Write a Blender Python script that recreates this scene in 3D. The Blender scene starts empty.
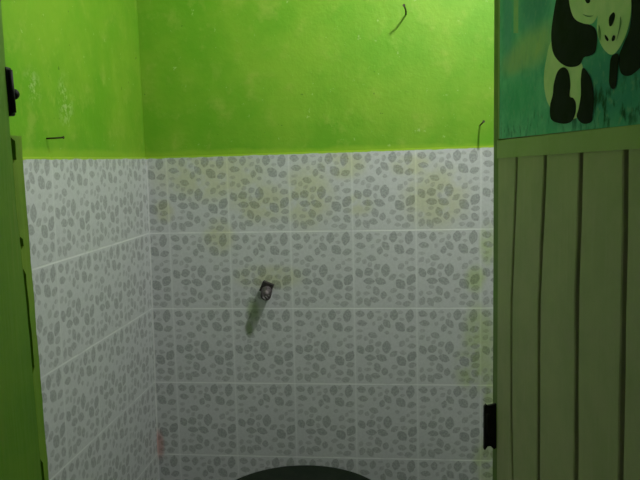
import bpy, bmesh, math, random
from mathutils import Vector, Matrix, noise

random.seed(7)
S = bpy.context.scene
COL = S.collection

# ------------------------------------------------------------------ helpers
def link(name, bm, mats, parent=None, smooth=False):
    me = bpy.data.meshes.new(name)
    bm.normal_update()
    bm.to_mesh(me); bm.free()
    o = bpy.data.objects.new(name, me)
    COL.objects.link(o)
    for m in (mats if isinstance(mats, (list, tuple)) else [mats]):
        me.materials.append(m)
    if smooth:
        for p in me.polygons: p.use_smooth = True
    if parent: o.parent = parent
    return o

def tag(o, label=None, cat=None, group=None, kind=None):
    if label: o['label'] = label
    if cat: o['category'] = cat
    if group: o['group'] = group
    if kind: o['kind'] = kind
    return o

def empty(name, loc):
    o = bpy.data.objects.new(name, None)
    o.empty_display_size = .05
    COL.objects.link(o); o.location = loc
    return o

def box(bm, lo, hi, bevel=0, seg=2, mi=0):
    lo, hi = Vector(lo), Vector(hi)
    r = bmesh.ops.create_cube(bm, size=1)
    bmesh.ops.scale(bm, vec=hi - lo, verts=r['verts'])
    bmesh.ops.translate(bm, vec=(lo + hi) / 2, verts=r['verts'])
    fs = set(f for v in r['verts'] for f in v.link_faces)
    for f in fs: f.material_index = mi
    if bevel:
        es = list({e for f in fs for e in f.edges})
        bmesh.ops.bevel(bm, geom=es, offset=bevel, segments=seg, affect='EDGES', profile=.5)

def tube(bm, pts, radii, n=12, cap=True, mi=0):
    pts = [Vector(p) for p in pts]
    rings = []
    for i, p in enumerate(pts):
        t = (pts[min(i + 1, len(pts) - 1)] - pts[max(i - 1, 0)]).normalized()
        up = Vector((0, 0, 1)) if abs(t.z) < .9 else Vector((1, 0, 0))
        a = t.cross(up).normalized(); b = a.cross(t).normalized()
        r = radii[i] if isinstance(radii, (list, tuple)) else radii
        rings.append([bm.verts.new(p + (a * math.cos(2 * math.pi * k / n) + b * math.sin(2 * math.pi * k / n)) * r) for k in range(n)])
    for i in range(len(rings) - 1):
        for k in range(n):
            f = bm.faces.new((rings[i][k], rings[i][(k + 1) % n], rings[i + 1][(k + 1) % n], rings[i + 1][k]))
            f.material_index = mi; f.smooth = True
    if cap:
        bm.faces.new(rings[0][::-1]).material_index = mi
        bm.faces.new(rings[-1]).material_index = mi
    bmesh.ops.recalc_face_normals(bm, faces=bm.faces)

def lathe(bm, prof, n=96, centre=(0, 0)):
    rings = []
    for r, z in prof:
        rings.append([bm.verts.new((centre[0] + r * math.cos(2 * math.pi * k / n), centre[1] + r * math.sin(2 * math.pi * k / n), z)) for k in range(n)])
    for i in range(len(rings) - 1):
        for k in range(n):
            bm.faces.new((rings[i][k], rings[i][(k + 1) % n], rings[i + 1][(k + 1) % n], rings[i + 1][k])).smooth = True
    return rings

def smooth_loop(pts, sub=5):
    out = []; n = len(pts)
    for i in range(n):
        p0, p1, p2, p3 = [Vector(pts[(i + k - 1) % n]) for k in range(4)]
        for s in range(sub):
            t = s / sub
            out.append(.5 * ((2 * p1) + (p2 - p0) * t + (2 * p0 - 5 * p1 + 4 * p2 - p3) * t * t + (3 * p1 - p0 - 3 * p2 + p3) * t ** 3))
    return out

# ------------------------------------------------------------------ node helpers
class NT:
    def __init__(s, tree): s.t = tree; s.n = tree.nodes; s.l = tree.links
    def put(s, sock, v):
        if v is None: return
        if isinstance(v, bpy.types.NodeSocket): s.l.new(v, sock)
        else: sock.default_value = v
    def math(s, op, a, b=None, c=None, clamp=False):
        n = s.n.new('ShaderNodeMath'); n.operation = op; n.use_clamp = clamp
        for i, v in enumerate((a, b, c)): s.put(n.inputs[i], v)
        return n.outputs[0]
    def vec(s, op, a, b=None):
        n = s.n.new('ShaderNodeVectorMath'); n.operation = op
        s.put(n.inputs[0], a); s.put(n.inputs[1], b)
        return n.outputs['Value'] if op in ('LENGTH', 'DOT_PRODUCT', 'DISTANCE') else n.outputs[0]
    def sep(s, v):
        n = s.n.new('ShaderNodeSeparateXYZ'); s.put(n.inputs[0], v); return n.outputs
    def comb(s, x, y, z=0.0):
        n = s.n.new('ShaderNodeCombineXYZ')
        for i, v in enumerate((x, y, z)): s.put(n.inputs[i], v)
        return n.outputs[0]
    def noise(s, vec, scale, detail=3.0, rough=.55, out=0):
        n = s.n.new('ShaderNodeTexNoise'); s.put(n.inputs['Vector'], vec)
        n.inputs['Scale'].default_value = scale; n.inputs['Detail'].default_value = detail; n.inputs['Roughness'].default_value = rough
        return n.outputs[out]
    def step(s, v, lo, hi, a=0.0, b=1.0):
        n = s.n.new('ShaderNodeMapRange'); n.interpolation_type = 'SMOOTHSTEP'
        s.put(n.inputs['Value'], v)
        for k, x in (('From Min', lo), ('From Max', hi), ('To Min', a), ('To Max', b)): n.inputs[k].default_value = x
        return n.outputs[0]
    def mix(s, f, a, b, blend='MIX'):
        n = s.n.new('ShaderNodeMix'); n.data_type = 'RGBA'; n.blend_type = blend
        s.put(n.inputs[0], f)
        for i, v in ((6, a), (7, b)):
            s.put(n.inputs[i], v if isinstance(v, bpy.types.NodeSocket) else (*v, 1) if len(v) == 3 else v)
        return n.outputs[2]
    def pos(s): return s.n.new('ShaderNodeNewGeometry').outputs['Position']
    def obj(s): return s.n.new('ShaderNodeTexCoord').outputs['Object']
    def uv(s): return s.n.new('ShaderNodeUVMap').outputs[0]
    def map(s, v, loc, rot, scale, kind='TEXTURE'):
        n = s.n.new('ShaderNodeMapping'); n.vector_type = kind
        s.put(n.inputs['Vector'], v)
        n.inputs['Location'].default_value = loc; n.inputs['Rotation'].default_value = rot; n.inputs['Scale'].default_value = scale
        return n.outputs[0]
    def bump(s, h, strength, dist):
        n = s.n.new('ShaderNodeBump'); n.inputs['Strength'].default_value = strength; n.inputs['Distance'].default_value = dist
        s.put(n.inputs['Height'], h); return n.outputs[0]

def material(name, base=(.5, .5, .5), rough=.5, metal=0.0, spec=.5):
    m = bpy.data.materials.new(name); m.use_nodes = True
    t = NT(m.node_tree); b = m.node_tree.nodes['Principled BSDF']
    b.inputs['Base Color'].default_value = (*base, 1); b.inputs['Roughness'].default_value = rough
    b.inputs['Metallic'].default_value = metal; b.inputs['Specular IOR Level'].default_value = spec
    return m, t, b

def simple(name, c1, c2, scale, rough=.5, metal=0.0, spec=.5, bump=0.0):
    m, t, b = material(name, c1, rough, metal, spec)
    nz = t.noise(t.obj(), scale, 5)
    t.put(b.inputs['Base Color'], t.mix(t.step(nz, .35, .65), c1, c2))
    if bump: t.put(b.inputs['Normal'], t.bump(nz, bump, .002))
    return m

# ------------------------------------------------------------------ tile print
TW, TH = .2, .25142
TOP = 1.497
# leaf list read off one tile: centre x, centre y, length, width, angle, strength (0 faint .. 1 full)
LEAVES = [
 (48,50,52,38,-10,.9),(107,58,52,38,80,.9),(152,40,34,16,0,.45),(242,57,62,46,80,1),(330,62,76,46,80,1),(278,42,28,22,0,.45),
 (158,78,34,24,40,.55),(195,60,36,25,80,.65),(285,82,30,20,0,.5),(57,104,58,34,-5,.9),(125,107,28,22,70,.45),(199,106,58,38,-50,.9),
 (166,132,45,33,80,.9),(275,125,66,50,-45,1),(336,138,54,36,20,.9),(200,158,28,21,0,.7),(45,148,36,19,0,.45),(118,174,54,36,-15,.8),
 (42,185,38,27,40,.55),(78,193,30,27,60,.5),(253,180,27,25,0,.5),(344,182,36,19,5,.5),(315,200,26,22,60,.45),(108,210,32,24,45,.5),
 (150,224,42,33,30,.75),(197,243,74,50,85,1),(284,222,42,33,50,.65),(340,235,50,31,5,.75),(47,258,56,42,-60,1),(100,251,54,46,20,1),
 (145,268,34,25,90,.5),(236,282,50,33,35,.75),(290,275,38,27,-10,.55),(340,296,68,48,55,1.1),(102,304,62,37,-3,1),(167,305,64,42,-20,1),
 (280,322,66,52,-50,1.1),(98,338,32,23,0,.5),(342,346,48,31,10,.75),(142,360,56,40,-70,.85),(241,358,40,29,15,.6),(40,374,34,25,70,.5),
 (86,373,38,23,0,.5),(184,384,46,36,80,.9),(278,391,50,35,-10,.75),(340,392,50,39,-55,.9),(46,418,50,35,70,.7),(92,424,54,38,-60,.75),
 (131,409,54,35,-10,.85),(218,408,34,25,80,.5),(315,433,50,33,10,.7),(268,430,38,23,0,.55)]

def leaf_group():
    g = bpy.data.node_groups.new('tile_print', 'ShaderNodeTree')
    g.interface.new_socket('uv', in_out='INPUT', socket_type='NodeSocketVector')
    for nm in ('leaf', 'row_joint', 'column_joint'):
        g.interface.new_socket(nm, in_out='OUTPUT', socket_type='NodeSocketFloat')
    t = NT(g); gi = g.nodes.new('NodeGroupInput'); go = g.nodes.new('NodeGroupOutput')
    uv = gi.outputs[0]
    wob = t.vec('SUBTRACT', t.noise(uv, 95.0, 2, .6, 1), (.5, .5, .5))
    n = t.vec('MULTIPLY', wob, (.0055, .0055, 0))
    su = t.sep(uv)
    x = t.math('MULTIPLY', t.math('FRACT', t.math('DIVIDE', su[0], TW)), TW)
    y = t.math('MULTIPLY', t.math('FRACT', t.math('DIVIDE', su[1], TH)), TH)
    p = t.vec('ADD', t.comb(x, y), n)
    total = None
    for cx, cy, L, W, ang, st in LEAVES:
        u = (cx - 16) / 356 * TW; v = (cy - 18) / 440 * TH
        a = L / 2 / 356 * TW * 1.06; b = W / 2 / 356 * TW * 1.02
        q = t.map(p, (u, v, 0), (0, 0, -math.radians(ang)), (a, b / .5, 1))
        q = t.vec('ADD', t.vec('ABSOLUTE', q), (0, .75, 0))
        d = t.vec('LENGTH', q)
        k = t.step(d, 1.20, 1.30, .22 + .78 * st, 0)
        total = k if total is None else t.math('MAXIMUM', total, k)
    t.l.new(total, go.inputs[0])
    def joint(c, size, w):
        e = t.math('MINIMUM', c, t.math('SUBTRACT', size, c))
        return t.step(e, w * .45, w, 1, 0)
    t.l.new(joint(y, TH, .0032), go.inputs[1])
    t.l.new(joint(x, TW, .0036), go.inputs[2])
    return g
PRINT = leaf_group()

def blob(t, x, y, cx, cy, rx, ry, soft=.5):
    d = t.vec('LENGTH', t.map(t.comb(x, y), (cx, cy, 0), (0, 0, 0), (rx, ry, 1)))
    return t.step(d, 1 - soft, 1 + soft, 1, 0)

def tile_material(name, stains_and_shade):
    m, t, b = material(name, rough=.34, spec=.4)
    uv = t.uv(); pos = t.pos()
    uv = t.vec('MAXIMUM', uv, (-9, .0036, -9))
    g = t.n.new('ShaderNodeGroup'); g.node_tree = PRINT; t.put(g.inputs[0], uv)
    leaf, rj, cj = g.outputs
    nz = t.noise(pos, 9.0, 4)
    fine = t.noise(pos, 160.0, 3)
    glaze = t.mix(nz, TILE_A, TILE_B)
    glaze = t.mix(t.math('MULTIPLY', leaf, t.math('MULTIPLY_ADD', fine, 1.9, -.14), clamp=True), glaze, LEAF_C)
    glaze = t.mix(t.step(t.noise(pos, 120.0, 2), .35, .65, 0, .09), glaze, (.12, .13, .12))
    broken = t.step(t.noise(pos, 14.0, 3), .3, .55)
    c = t.mix(t.math('MULTIPLY', cj, .30), glaze, GROUT)
    c = t.mix(t.math('MULTIPLY', rj, t.math('MULTIPLY_ADD', broken, .45, .3)), c, GROUT)
    if stains_and_shade:
        px = t.sep(pos); X, Z = px[0], px[2]
        def tint(c, blobs, col, amt, nscale):
            mk = None
            for bl in blobs:
                k = blob(t, X, Z, *bl)
                mk = k if mk is None else t.math('MAXIMUM', mk, k)
            mk = t.math('MULTIPLY', mk, t.step(t.noise(pos, nscale, 3), .30, .55))
            return t.mix(t.math('MULTIPLY', mk, amt), c, col, 'MULTIPLY')
        c = tint(c, OLIVE, (.93, .94, .62), .75, 16.0)
        c = tint(c, MOSS, (.78, .92, .46), .8, 14.0)
        c = tint(c, PIPE_SHADE, (.50, .62, .34), .8, 5.0)
        cg = t.math('SUBTRACT', X, t.math('MULTIPLY_ADD', Z, .01275, -.0860))
        c = t.mix(t.step(cg, .0035, .0065, .75, 0), c, GROUT)
        c = tint(c, PINK, (.92, .46, .44), .8, 1.0)
    # paint slopped over the top edge of the tiles
    ps = t.sep(pos)
    rim = t.math('MULTIPLY_ADD', t.math('MAXIMUM', ps[0], 0.0), .0085, TOP) if stains_and_shade else TOP
    v = t.math('SUBTRACT', rim, ps[2])
    edge = t.math('ADD', v, t.math('MULTIPLY', t.noise(pos, 26.0, 4), -.009))
    pm = t.step(edge, .0005, .0025, 1, 0)
    c = t.mix(pm, c, PAINT_EDGE)
    t.put(b.inputs['Base Color'], c)
    h = t.math('SUBTRACT', t.math('MULTIPLY', t.noise(pos, 3.5, 2), .8), t.math('MAXIMUM', rj, t.math('MULTIPLY', cj, .4)))
    t.put(b.inputs['Normal'], t.bump(h, .25, .002))
    t.put(b.inputs['Roughness'], t.math('MULTIPLY_ADD', t.math('MAXIMUM', rj, cj), .4, .34, clamp=True))
    return m

# ------------------------------------------------------------------ light levels
LAMP_C, LAMP_E = (.975, 1.0, .955), 1310.0
WORLD_C, WORLD_E = (.9, 1.0, .9), .05
EXPOSURE = 0.0

# ------------------------------------------------------------------ palette
TILE_A, TILE_B = (.56, .585, .585), (.63, .65, .64)
LEAF_C = (.335, .355, .345)
GROUT = (.80, .82, .80)
PAINT_EDGE = (.36, .56, .035)
OLIVE = [(.145, 1.43, .17, .07), (.30, 1.345, .09, .06), (.455, 1.36, .075, .09), (-.015, 1.32, .03, .035), (.165, 1.235, .045, .05),
         (.86, 1.35, .09, .09), (.79, 1.45, .06, .03), (.325, 1.10, .10, .035), (.57, 1.455, .07, .04), (.62, 1.33, .04, .03)]
MOSS = [(.995, .90, .045, .10), (.985, .80, .06, .07), (1.02, .49, .04, .08), (1.02, 1.20, .022, .06), (.985, 1.09, .03, .04), (1.03, .70, .02, .08)]
PIPE_SHADE = [(.268, .990, .019, .036), (.253, .930, .011, .026)]  # olive tint painted into the tile colour, deepening the pipe's cast shadow
PINK = [(-.070, .528, .015, .046)]

# ------------------------------------------------------------------ materials
SCUFF = [(-.70, 1.655, .03, .03), (-.54, 1.632, .03, .05)]   # rubbed spots on the left wall
def plaster(name, ca, cb, cc, vs=1.0):
    m, t, b = material(name, rough=.55, spec=.3)
    p = t.pos()
    big = t.noise(p, 3.2, 5, .6); mid = t.noise(p, 13.0, 5, .65); tiny = t.noise(p, 70.0, 3)
    c = t.mix(t.step(big, .36, .66), ca, cb)
    c = t.mix(t.math('MULTIPLY', t.step(mid, .52, .72), .55), c, cc)
    str_ = t.noise(t.vec('MULTIPLY', p, (16, 16, 9)), 1.6, 5)
    c = t.mix(t.math('MULTIPLY', t.step(str_, .60, .75), .25), c, cc)
    chip = t.step(t.noise(p, 42.0, 4, .7), .665, .70)                      # specks where the paint is scuffed
    c = t.mix(t.math('MULTIPLY', chip, .5), c, (.42, .56, .22))
    s_ = t.sep(p)
    sc = t.math('MULTIPLY', t.math('MAXIMUM', blob(t, s_[1], s_[2], *SCUFF[0], .8), blob(t, s_[1], s_[2], *SCUFF[1], .8)), t.step(t.noise(p, 60.0, 4, .7), .48, .60))
    sc = t.math('MULTIPLY', sc, t.step(s_[0], .0, -.02))
    c = t.mix(t.math('MULTIPLY', sc, .6), c, (.42, .56, .22))
    pit = t.step(t.noise(p, 45.0, 2), .27, .24)
    c = t.mix(t.math('MULTIPLY', pit, .5), c, (.05, .13, .01))
    z = t.sep(p)[2]
    band = t.step(t.math('ADD', z, t.math('MULTIPLY', t.noise(p, 9.0, 3), .03)), 1.535, 1.52)
    c = t.mix(t.math('MULTIPLY', band, .5), c, (.30, .48, .03))   # heavier second coat cut in above the tiles
    t.put(b.inputs['Base Color'], c)
    h = t.math('ADD', t.math('MULTIPLY', mid, .9), t.math('MULTIPLY', tiny, .35))
    t.put(b.inputs['Normal'], t.bump(h, .45, .004))
    return m
PLASTER = plaster('lime_plaster', (.135, .365, .013), (.210, .415, .024), (.30, .45, .060))
CEMENT = simple('grey_cement_render', (.34, .33, .33), (.27, .26, .27), 9, .8)
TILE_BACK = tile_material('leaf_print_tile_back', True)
TILE_SIDE = tile_material('leaf_print_tile_side', False)
CEIL = simple('ceiling_board', (.34, .32, .32), (.28, .27, .27), 6, .8)
FLOOR = simple('grey_floor_tile', (.20, .21, .20), (.15, .16, .15), 12, .4)

def painted_wood(name, ca, cb, cd, rough=.5, grain_axis=2):
    m, t, b = material(name, rough=rough, spec=.35)
    p = t.obj()
    sc = [38, 38, 38]; sc[grain_axis] = 3.0
    gr = t.noise(t.vec('MULTIPLY', p, tuple(sc)), 2.0, 4)
    bl = t.noise(p, 11.0, 5, .65)
    c = t.mix(t.step(bl, .35, .68), ca, cb)
    c = t.mix(t.math('MULTIPLY', t.step(gr, .55, .75), .45), c, cd)
    t.put(b.inputs['Base Color'], c)
    t.put(b.inputs['Normal'], t.bump(t.math('ADD', gr, t.math('MULTIPLY', bl, .5)), .35, .002))
    return m
JAMB = painted_wood('green_painted_jamb', (.085, .215, .012), (.115, .25, .016), (.16, .25, .03))
STOP = painted_wood('green_painted_stop', (.13, .27, .016), (.18, .31, .022), (.09, .16, .012))
DOORP = painted_wood('olive_door_paint', (.44, .43, .25), (.38, .39, .21), (.50, .47, .31), .6)
DOORE = painted_wood('green_stile_paint', (.17, .25, .06), (.14, .22, .05), (.20, .27, .08), .6)
DOORF = painted_wood('olive_frame_paint', (.37, .45, .18), (.33, .42, .15), (.42, .47, .22), .6)
SEAM = simple('dark_door_core', (.035, .04, .025), (.02, .025, .015), 20, .8)
BLACK = simple('black_metal', (.007, .008, .007), (.014, .013, .012), 60, .6, 0, .2)
RUST = simple('rusty_wire', (.040, .045, .020), (.075, .060, .030), 90, .6, .4)
THREAD = simple('tarnished_thread', (.10, .085, .088), (.22, .19, .20), 160, .4, .6)
STEEL = simple('worn_chrome', (.80, .76, .77), (.50, .44, .46), 120, .35, .55)
DARKPIPE = simple('dark_pipe_fitting', (.022, .02, .02), (.06, .045, .045), 90, .5, .5)
TUBM = simple('black_tub_plastic', (.012, .018, .012), (.016, .022, .015), 20, .85, 0, .08)

# ------------------------------------------------------------------ room shell
XL, LEAN = -.0707, .01275
def lx(z): return XL + LEAN * (z - 1.2)
H = 2.65

def quad_uv(bm, uvl, face, fn):
    for l in face.loops: l[uvl].uv = fn(l.vert.co)

def tile_slab(name, corners_front, normal, fn, mat, parent, nx=1):
    """a slab of tiling 6 mm thick; corners_front counter-clockwise seen from the room"""
    bm = bmesh.new(); uvl = bm.loops.layers.uv.new('UVMap')
    f = [bm.verts.new(c) for c in corners_front]
    bk = [bm.verts.new(Vector(c) - Vector(normal) * .006) for c in corners_front]
    bm.faces.new(f)
    for i in range(len(f)):
        j = (i + 1) % len(f)
        bm.faces.new((f[j], f[i], bk[i], bk[j]))
    bm.faces.new(bk[::-1])
    for fc in bm.faces: quad_uv(bm, uvl, fc, fn)
    return link(name, bm, mat, parent)

# back wall: green plaster above, tiling below
bm = bmesh.new(); box(bm, (-.22, .006, 0), (1.42, .12, H))
wall_back = tag(link('wall_back', bm, PLASTER), 'lime green plaster back wall facing the doorway, white leaf tiles below', 'wall', kind='structure')
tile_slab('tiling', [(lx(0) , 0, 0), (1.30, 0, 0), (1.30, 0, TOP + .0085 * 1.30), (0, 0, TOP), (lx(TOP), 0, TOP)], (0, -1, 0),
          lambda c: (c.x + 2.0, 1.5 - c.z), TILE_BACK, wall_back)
# left wall, leaning very slightly out of plumb
bm = bmesh.new()
rings = [[bm.verts.new(c) for c in ((-.22, -1.62, z), (x, -1.62, z), (x, .006, z), (-.22, .006, z))]
         for z, x in ((0, lx(0) - .006), (1.5, lx(1.5) - .0055), (H, lx(H) - .024))]
for q_, s_ in zip(rings, rings[1:]):
    for k in range(4): bm.faces.new((q_[k], q_[(k + 1) % 4], s_[(k + 1) % 4], s_[k]))
bm.faces.new(rings[0][::-1]); bm.faces.new(rings[-1])
wall_left = tag(link('wall_left', bm, PLASTER), 'lime green plaster wall on the left, white leaf tiles below', 'wall', kind='structure')
tile_slab('tiling', [(lx(0), -1.50, 0), (lx(0), 0, 0), (lx(TOP), 0, TOP), (lx(TOP), -1.50, TOP)], (1, 0, 0),
          lambda c: (2.0 + .2447 + c.y, 1.5 - c.z), TILE_SIDE, wall_left)
bm = bmesh.new(); box(bm, (1.306, -1.62, 0), (1.42, .006, H))
wall_right = tag(link('wall_right', bm, CEMENT), 'grey cement wall behind the open door', 'wall', kind='structure')
tile_slab('tiling', [(1.30, 0, 0), (1.30, -1.50, 0), (1.30, -1.50, TOP), (1.30, 0, TOP)], (-1, 0, 0),
          lambda c: (2.0 - c.y, 1.5 - c.z), TILE_SIDE, wall_right)
bm = bmesh.new()
box(bm, (-.06, -1.62, 0), (.25, -1.515, H)); box(bm, (1.14, -1.62, 0), (1.306, -1.515, H)); box(bm, (.25, -1.62, 2.13), (1.14, -1.515, H))
tag(link('wall_front', bm, CEMENT), 'grey cement wall around the doorway', 'wall', kind='structure')
bm = bmesh.new(); box(bm, (-.22, -3.4, -.08), (1.42, .12, 0))
tag(link('floor', bm, FLOOR), 'grey bathroom floor running out through the doorway', 'floor', kind='structure')
bm = bmesh.new(); box(bm, (-.22, -1.62, H), (1.42, .12, H + .06))
tag(link('ceiling', bm, CEIL), 'pale bathroom ceiling', 'ceiling', kind='structure')

# ------------------------------------------------------------------ door frame (left jamb seen edge-on)
def jy(z):                      # inner edge of the left post, a little warped
    pts = [(0, -1.497), (1.1, -1.499), (1.21, -1.502), (1.327, -1.506), (1.44, -1.513), (1.52, -1.514), (1.60, -1.514), (2.13, -1.512)]
    for (a, ya), (b, yb) in zip(pts, pts[1:]):
        if z <= b: return ya + (yb - ya) * (z - a) / (b - a) + .0010 * noise.noise((z * 34, 3, 1)) + .0006 * noise.noise((z * 120, 7, 1))
    return pts[-1][1]
def prism_z(bm, zs, y0, y1, x0, x1):
    rings = []
    for z in zs:
        rings.append([bm.verts.new(c) for c in ((x0, y0(z), z), (x1, y0(z), z), (x1, y1(z), z), (x0, y1(z), z))])
    for r, s in zip(rings, rings[1:]):
        for k in range(4): bm.faces.new((r[k], r[(k + 1) % 4], s[(k + 1) % 4], s[k]))
    bm.faces.new(rings[0][::-1]); bm.faces.new(rings[-1])
    bmesh.ops.recalc_face_normals(bm, faces=bm.faces)
bm = bmesh.new()
prism_z(bm, [i * .012 for i in range(178)], lambda z: -1.64, jy, .25, .320)
trim = tag(link('trim_1', bm, JAMB), 'green painted wooden door post at the left edge of the doorway', 'door frame', kind='structure')
# stop strip nailed behind the post: gaps between the two stay open and dark
GAPS = [(1.481, 1.507, .0100), (1.384, 1.399, .0085), (1.243, 1.362, .0062), (1.085, 1.137, .0070), (.90, 1.00, .006), (.3, .5, .006)]
def sy0(z):
    g = 0
    for a, b, d in GAPS:
        if a < z < b: g = max(g, d * min(1, (z - a) / .003, (b - z) / .003) * (.85 + .25 * noise.noise((z * 60, 1, 9))))
    return jy(z) - .0003 + g
def sy1(z): return -1.4800 + -.0115 * max(0, min(1, (z - .95) / .5)) + .0012 * noise.noise((z * 26, 11, 4)) + .0007 * noise.noise((z * 110, 5, 4))
zs = sorted(set([i * .004 for i in range(378)] + [1.510]))
bm = bmesh.new(); prism_z(bm, zs, sy0, sy1, .268, .3201)
link('stop_strip', bm, STOP, trim)
bm = bmesh.new(); box(bm, (1.075, -1.64, 0), (1.14, -1.515, 2.13), .003); box(bm, (.32, -1.64, 2.07), (1.075, -1.515, 2.13), .003)
tag(link('trim_2', bm, JAMB), 'green painted right post and head of the doorway', 'door frame', kind='structure')

# black bolt on the inner edge of the post
bolt = tag(empty('barrel_bolt', (.318, -1.5135, 1.531)), 'black metal bolt with a round knob on the green left door post', 'bolt')
def rel(bm, o):
    bmesh.ops.translate(bm, vec=-Vector(o), verts=bm.verts); return bm
BO = bolt.location
bm = bmesh.new()
box(bm, (.306, -1.5135, 1.5310), (.3215, -1.5015, 1.5830), .0022)
for v in bm.verts: v.co.y -= (v.co.z - 1.531) * .045
link('plate', rel(bm, BO), BLACK, bolt)
bm = bmesh.new()
tube(bm, [(.3225, -1.5085, 1.5345), (.3225, -1.5105, 1.5795)], .0028, 12)
link('rod', rel(bm, BO), BLACK, bolt)
bm = bmesh.new()
tube(bm, [(.3165, -1.504, 1.5555), (.3165, -1.4965, 1.5555)], .0028, 10)
bmesh.ops.create_uvsphere(bm, u_segments=16, v_segments=10, radius=.0060, matrix=Matrix.Translation((.3165, -1.4945, 1.5555)))
for f in bm.faces: f.smooth = True
link('knob', rel(bm, BO), BLACK, bolt)

# ------------------------------------------------------------------ door leaf, swung into the room
P0 = Vector((.9290, -.8136, 0)); PHI = math.radians(7.5)
T = Vector((math.sin(PHI), -math.cos(PHI), 0)); N = Vector((-math.cos(PHI), -math.sin(PHI), 0))
DM = Matrix((( T.x, N.x, 0, P0.x), (T.y, N.y, 0, P0.y), (0, 0, 1, 0), (0, 0, 0, 1)))
# local door axes: x from the free edge to the hinges, y out of the face towards the room, z up
def dlink(name, bm, mats, parent, smooth=False):
    bmesh.ops.recalc_face_normals(bm, faces=bm.faces)
    return link(name, bm, mats, parent, smooth)
door = tag(empty('door_1', (0, 0, 0)), 'olive plank door swung open on the right, seen at a slant', 'door', kind='structure')
door.matrix_world = DM
W = .70
bm = bmesh.new(); box(bm, (.004, -.040, .03), (W, -.016, 2.02))
dlink('core_board', bm, SEAM, door)
bm = bmesh.new()
box(bm, (-.012, -.042, .02), (.0235, -.0015, 2.03), .0015)
dlink('stile', bm, DOORE, door)
bm = bmesh.new()
box(bm, (.0260, -.042, 1.5065), (.0315, .0005, 2.03), .0012)
box(bm, (.672, -.042, 1.5065), (W, .0005, 2.03), .0012)
box(bm, (.0315, -.042, 1.975), (.672, .0005, 2.03), .0012)
dlink('frame', bm, DOORF, door)
bm = bmesh.new()                                            # the rail is a little narrower towards the hinges
q_ = [(.0260, 1.4700), (W, 1.4815), (W, 1.5070), (.0260, 1.5045)]
fa = [bm.verts.new((x, .002, z)) for x, z in q_]; fb = [bm.verts.new((x, -.042, z)) for x, z in q_]
bm.faces.new(fa); bm.faces.new(fb[::-1])
for k in range(4): bm.faces.new((fa[k], fa[(k + 1) % 4], fb[(k + 1) % 4], fb[k]))
dlink('mid_rail', bm, DOORF, door)
# five warped planks with dark open joints between them
ZS = (.03, .87, 1.05, 1.21, 1.34, 1.484)
def lerp(tab, z):
    for (a, u), (c, v) in zip(tab, tab[1:]):
        if z <= c: return u if z <= a else u + (v - u) * (z - a) / (c - a)
    return tab[-1][1]
JOINTS = [((.875, .132), (.98, .122), (1.21, .118), (1.40, .138), (1.47, .144)), ((.94, .276), (1.24, .270), (1.40, .286), (1.47, .292)),
          ((1.01, .436), (1.27, .428), (1.46, .4335)), ((1.08, .5755), (1.30, .5725), (1.46, .5685))]
HALF = (.0062, .0072, .0074, .0066)
bm = bmesh.new()
zz = [.03 + i * (1.452 / 60) for i in range(61)]
for k in range(5):
    le = (lambda z: .0260) if k == 0 else (lambda z, k=k: lerp(JOINTS[k - 1], z) + HALF[k - 1] * (1 + .25 * noise.noise((z * 9, k, 2))))
    ri = (lambda z: W - .003) if k == 4 else (lambda z, k=k: lerp(JOINTS[k], z) - HALF[k] * (1 + .25 * noise.noise((z * 9, k, 5))))
    rows = [[bm.verts.new(c) for c in ((le(z), -.0155, z), (le(z), -.0016, z), (le(z) + .002, 0, z), (ri(z) - .002, 0, z), (ri(z), -.0016, z), (ri(z), -.0155, z))] for z in zz]
    for a_, c_ in zip(rows, rows[1:]):
        for m_ in range(6): bm.faces.new((a_[m_], a_[(m_ + 1) % 6], c_[(m_ + 1) % 6], c_[m_]))
    bm.faces.new(rows[0]); bm.faces.new(rows[-1][::-1])
dlink('plank_panel', bm, DOORP, door)
bm = bmesh.new(); box(bm, (.0315, -.0165, 1.5065), (.672, -.003, 1.975))
dlink('upper_panel', bm, DOORP, door)
# latch standing out from the free edge of the leaf
bm = bmesh.new()
prof = [(-.003, .884), (.003, .8800), (.010, .887), (.016, .8865), (.0215, .8785), (.0230, .880), (.0230, .970), (.019, .9750), (.015, .972), (.006, .9735), (-.003, .976)]
va = [bm.verts.new((.0085, y, z)) for y, z in prof]; vb = [bm.verts.new((.0165, y, z)) for y, z in prof]
bm.faces.new(va); bm.faces.new(vb[::-1])
for i in range(len(prof)):
    j = (i + 1) % len(prof); bm.faces.new((va[i], va[j], vb[j], vb[i]))
latch = dlink('latch', bm, BLACK, door)
latch['label'] = 'black metal latch'
bm = bmesh.new(); tube(bm, [(.013, .0165, .896), (.013, .0165, .956)], .0055, 12)
dlink('latch_rod', bm, BLACK, latch)
for z in (.35, 1.05, 1.80):
    bm = bmesh.new(); tube(bm, [(W + .004, .003, z), (W + .004, .003, z + .09)], .006, 12); box(bm, (W - .03, .0005, z), (W + .003, .0025, z + .09))
    dlink('hinge', bm, BLACK, door)

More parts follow.
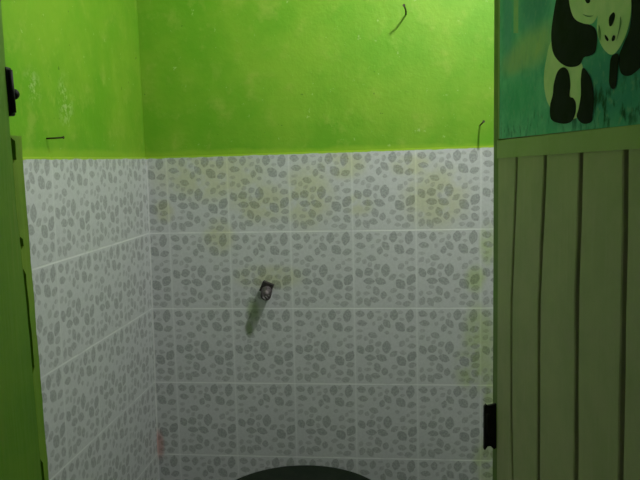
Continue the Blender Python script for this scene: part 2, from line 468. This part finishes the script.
# ------------------------------------------------------------------ panda poster on the upper panel
def poster_paint():
    m, t, b = material('painted_bamboo_grove', rough=.8, spec=.12)
    o = t.obj(); s = t.sep(o); X, Z = s[0], s[2]
    n1 = t.noise(o, 22.0, 5, .6); n2 = t.noise(t.vec('MULTIPLY', o, (60, 1, 34)), 1.0, 4); n3 = t.noise(o, 75.0, 3)
    def bl(cx, cz, rx, rz, soft=.6): return blob(t, X, Z, cx, cz, rx, rz, soft)
    wob = t.math('MULTIPLY_ADD', n1, 1.1, .2)
    c = t.mix(t.step(n1, .35, .65), (.12, .48, .31), (.22, .62, .44))
    c = t.mix(t.math('MULTIPLY', bl(.22, 1.650, .12, .030), wob, clamp=True), c, (.46, .62, .26))
    c = t.mix(t.math('MULTIPLY', bl(.12, 1.640, .07, .02), wob, clamp=True), c, (.40, .56, .28))
    c = t.mix(t.math('MULTIPLY', bl(.23, 1.725, .08, .045), .8), c, (.09, .31, .27))
    c = t.mix(t.math('MULTIPLY', bl(.085, 1.73, .03, .07), .8), c, (.13, .40, .38))
    c = t.mix(t.math('MULTIPLY', bl(.52, 1.56, .16, .05), .85), c, (.05, .27, .24))
    c = t.mix(t.math('MULTIPLY', bl(.15, 1.575, .10, .035), .6), c, (.08, .46, .23))
    c = t.mix(t.math('MULTIPLY', t.step(n3, .52, .68), .22), c, (.34, .56, .40))
    c = t.mix(t.math('MULTIPLY', t.step(n2, .50, .70), .16), c, (.05, .24, .17))
    dark = t.math('MULTIPLY', t.step(n2, .50, .66), t.math('ADD', bl(.52, 1.535, .15, .03), t.math('MULTIPLY', bl(.15, 1.525, .14, .02), .55)), clamp=True)
    c = t.mix(dark, c, (.015, .075, .045))
    lite = t.math('MULTIPLY', t.step(n3, .58, .70), bl(.45, 1.53, .16, .03))
    c = t.mix(t.math('MULTIPLY', lite, .35), c, (.22, .40, .26))
    t.put(b.inputs['Base Color'], c)
    return m
GROVE = poster_paint()
P_BLACK = simple('poster_black', (.008, .012, .009), (.014, .018, .018), 30, .8, 0, .1)
P_WHITE = simple('poster_cream', (.60, .76, .38), (.72, .82, .46), 26, .8, 0, .1)
P_TRUNK = simple('poster_bamboo', (.26, .48, .26), (.33, .52, .24), 30, .5, 0, .3)
P_SHADE = simple('poster_shade', (.16, .30, .12), (.12, .25, .12), 30, .5, 0, .3)
PANDA = {
    'belly': [(0.3169, 1.6449), (0.2894, 1.6188), (0.2806, 1.591), (0.2914, 1.5631), (0.3112, 1.5459), (0.3373, 1.5273), (0.4091, 1.5241), (0.439, 1.5361), (0.4359, 1.5651), (0.4327, 1.5941), (0.3973, 1.6135)],
    'arm': [(0.3464, 1.7205), (0.3286, 1.6977), (0.3181, 1.6764), (0.312, 1.6537), (0.3198, 1.6286), (0.3452, 1.6109), (0.3777, 1.5993), (0.408, 1.5951), (0.427, 1.5963), (0.4387, 1.6033), (0.4584, 1.6026), (0.4755, 1.6056), (0.4807, 1.6184), (0.4768, 1.6319), (0.461, 1.6412), (0.4339, 1.6486), (0.4072, 1.6586), (0.3919, 1.6714), (0.3821, 1.69), (0.3834, 1.7081)],
    'leg1': [(0.3651, 1.5998), (0.3414, 1.5965), (0.3262, 1.5801), (0.3222, 1.5644), (0.3111, 1.5484), (0.3166, 1.5285), (0.3597, 1.5198), (0.3963, 1.5203), (0.4117, 1.5306), (0.4131, 1.5445), (0.4039, 1.5527), (0.3897, 1.5569), (0.392, 1.5732), (0.3842, 1.591)],
    'leg2': [(0.4366, 1.59), (0.4597, 1.5767), (0.4718, 1.558), (0.4744, 1.5405), (0.4716, 1.5268), (0.4669, 1.5166), (0.4399, 1.5158), (0.4178, 1.5258), (0.424, 1.5371), (0.4307, 1.5548), (0.4298, 1.5765)],
    'faceA': [(0.3771, 1.7133), (0.378, 1.6909), (0.3909, 1.6716), (0.4072, 1.6572), (0.434, 1.6472), (0.4609, 1.6429), (0.4744, 1.6458), (0.4887, 1.657), (0.4973, 1.6782), (0.4928, 1.7054), (0.4655, 1.7258), (0.4207, 1.738), (0.3873, 1.7345)],
    'faceB': [(0.4908, 1.6797), (0.4853, 1.6611), (0.4811, 1.6452), (0.481, 1.6301), (0.4917, 1.6133), (0.5083, 1.6008), (0.5241, 1.5946), (0.5389, 1.5963), (0.5563, 1.6061), (0.5681, 1.6195), (0.5739, 1.6365), (0.5712, 1.6611), (0.5576, 1.6855), (0.5297, 1.702), (0.5033, 1.6994)],
    'bodyB': [(0.5708, 1.6672), (0.5735, 1.6426), (0.573, 1.6276), (0.567, 1.6136), (0.5531, 1.6004), (0.5437, 1.5886), (0.5497, 1.5701), (0.5711, 1.5639), (0.5935, 1.5679), (0.6168, 1.5775), (0.6489, 1.5772), (0.6614, 1.5972), (0.6591, 1.6355), (0.6295, 1.6644), (0.5989, 1.675)],
    'armB': [(0.5324, 1.594), (0.5228, 1.5906), (0.5197, 1.5763), (0.5197, 1.5606), (0.5285, 1.5532), (0.5381, 1.5548), (0.5412, 1.5673), (0.5443, 1.5907)],
    'eyeA': [(0.4415, 1.682), (0.4399, 1.6775), (0.4473, 1.6718), (0.4561, 1.6713), (0.4576, 1.6771), (0.4503, 1.6821)],
    'eyeA2': [(0.4744, 1.6801), (0.473, 1.6744), (0.4782, 1.6699), (0.4831, 1.6728), (0.4811, 1.6786)],
    'mouthA': [(0.4334, 1.6607), (0.4481, 1.6543), (0.4639, 1.6519), (0.4723, 1.6536), (0.4656, 1.6526), (0.4498, 1.6557)],
    'eyeB': [(0.5268, 1.6441), (0.5171, 1.6409), (0.5159, 1.634), (0.5193, 1.6292), (0.526, 1.6302), (0.5324, 1.6367), (0.5321, 1.6418)],
    'nostB1': [(0.5049, 1.6217), (0.5067, 1.6168), (0.5132, 1.6125), (0.5162, 1.6139), (0.5113, 1.6186)],
    'nostB2': [(0.5297, 1.6168), (0.5254, 1.6137), (0.527, 1.6102), (0.533, 1.6105), (0.535, 1.6147)],
    'lineB': [(0.5477, 1.6356), (0.5455, 1.6235), (0.539, 1.6089), (0.5458, 1.6179), (0.551, 1.6269)],
    'lineB2': [(0.4872, 1.6374), (0.4862, 1.6259), (0.4915, 1.6166), (0.4935, 1.6263)],
    'earA': [(0.3842, 1.7371), (0.3716, 1.7478), (0.369, 1.7614), (0.3912, 1.7587), (0.4158, 1.7429), (0.4112, 1.7399)],
    'earB': [(0.559, 1.6852), (0.5652, 1.6956), (0.5801, 1.6916), (0.5859, 1.6798), (0.5765, 1.6733)],
}
bm = bmesh.new()
box(bm, (.0322, -.0028, 1.5072), (.671, -.0006, 1.974))
layer = 0
def flat(pts, mi, sm=True):
    global layer
    layer += 1
    y = -.0006 + .00008 * layer
    q = smooth_loop(pts) if sm else [Vector(p) for p in pts]
    f = bm.faces.new([bm.verts.new((p[0], y, p[1])) for p in q])
    f.material_index = mi
    f.normal_update()
    if f.normal.y < 0: f.normal_flip()
flat([(.117, 1.9), (.119, 1.690), (.1475, 1.685), (.146, 1.9)], 3, False)
flat([(.40, 1.95), (.402, 1.76), (.43, 1.755), (.428, 1.95)], 3, False)
for k, mi in (('belly', 2), ('bodyB', 1), ('earA', 1), ('earB', 1), ('faceA', 2), ('arm', 1), ('leg1', 1), ('leg2', 1), ('armB', 1), ('faceB', 2),
              ('eyeA', 1), ('eyeA2', 1), ('mouthA', 4), ('eyeB', 1), ('nostB1', 1), ('nostB2', 1), ('lineB', 4), ('lineB2', 4)):
    flat(PANDA[k], mi)
bmesh.ops.triangulate(bm, faces=[f for f in bm.faces if len(f.verts) > 4])
poster = link('panda_poster', bm, [GROVE, P_BLACK, P_WHITE, P_TRUNK, P_SHADE])
poster.matrix_world = DM
tag(poster, 'teal poster of two pandas on the upper half of the open door', 'poster')

# ------------------------------------------------------------------ pipe stub in the back wall
PB = Vector((.320, 0, 1.070)); PT = Vector((.3245, -.072, 1.051))
ax = (PT - PB).normalized()
pipe = tag(empty('pipe_stub', PB), 'short chrome and black water pipe stub sticking out of the leaf tiles', 'pipe')
def along(d): return PB + ax * d
bm = bmesh.new()
tube(bm, [along(.0), along(.034)], .0115, 20)
link('pipe', rel(bm, PB), DARKPIPE, pipe)
bm = bmesh.new()                                            # square nut turned a little
ra = Matrix.Rotation(math.radians(24), 4, 'Y')
box(bm, (-.0185, -.034, -.0165), (.0185, -.012, .0175), .0015)
bmesh.ops.transform(bm, matrix=ra, verts=bm.verts)
link('square_nut', bm, DARKPIPE, pipe)
bm = bmesh.new()
pts, rr = [], []
for i in range(27):
    d = .033 + i * .0015
    pts.append(along(d)); rr.append(.0160 + (.0010 if i % 2 else -.0005))
tube(bm, pts, rr, 28, cap=False)
tube(bm, [along(.0722), along(.0722), along(.060), along(.060)], [.0156, .0134, .0130, .0001], 28, cap=False)
link('threaded_nipple', rel(bm, PB), THREAD, pipe, True)
bm = bmesh.new()
ca = along(.0705)
for k in (-1, 0, 1):
    o_ = Vector((.0066 * k, 0, .0052 * k)); ln = .0118 if k == 0 else .0088
    dd = Vector((-.62, 0, .78))
    tube(bm, [ca + o_ - dd * ln, ca + o_ + dd * ln], .0020, 8)
link('plug_fins', rel(bm, PB), STEEL, pipe)
bm = bmesh.new(); tube(bm, [along(.064), along(.066)], .0129, 24)
link('plug', rel(bm, PB), DARKPIPE, pipe)

# ------------------------------------------------------------------ nails left in the plaster
def nail(name_label, pts, r, group='bent nails in the green plaster'):
    base = Vector(pts[0])
    o = empty('nail', base)
    tag(o, name_label, 'nail', group)
    q = [Vector(p) for p in pts]
    bm = bmesh.new(); tube(bm, q, [r] * (len(q) - 1) + [r * .95], 10)
    link('shank', rel(bm, base), RUST, o)
    d = (q[-1] - q[-2]).normalized()
    bm = bmesh.new(); tube(bm, [q[-1] - d * .0006, q[-1] + d * .0012], r * 1.6, 14)
    link('nail_head', rel(bm, base), RUST, o)
nail('long bent nail high on the green back wall with a slanting shadow', [(.774, .008, 1.9105), (.7735, -.03, 1.912), (.771, -.065, 1.914), (.767, -.086, 1.919)], .0026)
nail('nail low on the green back wall beside the open door, just above the tiles', [(.997, .008, 1.569), (.997, -.03, 1.571), (.999, -.070, 1.5765)], .0025)
nail('nail sticking straight out of the green left wall above the tiles', [(lx(1.54) - .012, -.652, 1.5395), (-.050, -.651, 1.540), (-.032, -.650, 1.541)], .0021)

# ------------------------------------------------------------------ water tub under the pipe
TC = (.446, -.3070)
bm = bmesh.new()
prof = [(.0001, .0), (.205, .0), (.212, .006), (.235, .20), (.250, .43), (.2525, .456), (.2440, .456), (.229, .20), (.205, .012), (.0001, .012)]
lathe(bm, prof, 128)
bmesh.ops.remove_doubles(bm, verts=bm.verts, dist=.0003)
bmesh.ops.recalc_face_normals(bm, faces=bm.faces)
tub = link('water_tub', bm, TUBM); tub.location = (*TC, 0)
tag(tub, 'large round black plastic tub, its dark top showing at the foot of the tiles', 'tub')
bm = bmesh.new()
lathe(bm, [(.0001, .4575), (.2545, .4575), (.2555, .449), (.2640, .449), (.2680, .456), (.2680, .476), (.2655, .4835), (.2600, .4865), (.2520, .4850), (.2440, .4790), (.12, .4815), (.0001, .4825)], 128)
bmesh.ops.remove_doubles(bm, verts=bm.verts, dist=.0003)
bmesh.ops.recalc_face_normals(bm, faces=bm.faces)
link('lid', bm, TUBM, tub)

# ------------------------------------------------------------------ the lamp: a bare bulb hanging from the ceiling, out of frame
LP = Vector((1.08, -.80, 2.40))
lamp = tag(empty('ceiling_bulb', (LP.x, LP.y, H)), 'bare bulb hanging on a short cord from the ceiling', 'lamp')
bm = bmesh.new(); tube(bm, [(0, 0, 0), (0, 0, -.012)], .04, 24); tube(bm, [(0, 0, -.01), (0, 0, -.165)], .004, 10)
link('cord', bm, BLACK, lamp)
bm = bmesh.new(); tube(bm, [(0, 0, -.155), (0, 0, -.16), (0, 0, -.215)], [.010, .018, .018], 24)
link('socket', bm, BLACK, lamp)
m, t, b = material('lit_bulb', (1, 1, 1), .4)
b.inputs['Emission Color'].default_value = (*LAMP_C, 1); b.inputs['Emission Strength'].default_value = LAMP_E
bm = bmesh.new()
bmesh.ops.create_uvsphere(bm, u_segments=24, v_segments=14, radius=.028, matrix=Matrix.Translation((0, 0, -.25)))
link('bulb', bm, m, lamp, True)

# ------------------------------------------------------------------ dim surroundings outside the doorway
w = bpy.data.worlds.new('outside'); S.world = w; w.use_nodes = True
bg = w.node_tree.nodes['Background']; bg.inputs[0].default_value = (*WORLD_C, 1); bg.inputs[1].default_value = WORLD_E

# ------------------------------------------------------------------ camera
cam = bpy.data.cameras.new('camera'); co = bpy.data.objects.new('camera', cam); COL.objects.link(co)
R_ = Vector((.99447, .10234, -.0237)); U_ = Vector((.0119, .11437, .99337)); F_ = Vector((-.10437, .98815, -.11252))
co.matrix_world = Matrix(((R_.x, U_.x, -F_.x, .7318), (R_.y, U_.y, -F_.y, -2.2536), (R_.z, U_.z, -F_.z, 1.4763), (0, 0, 0, 1)))
cam.sensor_fit = 'HORIZONTAL'; cam.sensor_width = 36; cam.lens = 712.138 / 640 * 36; cam.clip_start = .02
S.camera = co
S.view_settings.view_transform = 'Standard'; S.view_settings.look = 'None'
S.view_settings.gamma = 1; S.view_settings.use_curve_mapping = False
S.view_settings.exposure = EXPOSURE
S.cycles.max_bounces = 10; S.cycles.diffuse_bounces = 6
S.cycles.use_denoising = True
S.cycles.sample_clamp_indirect = 4
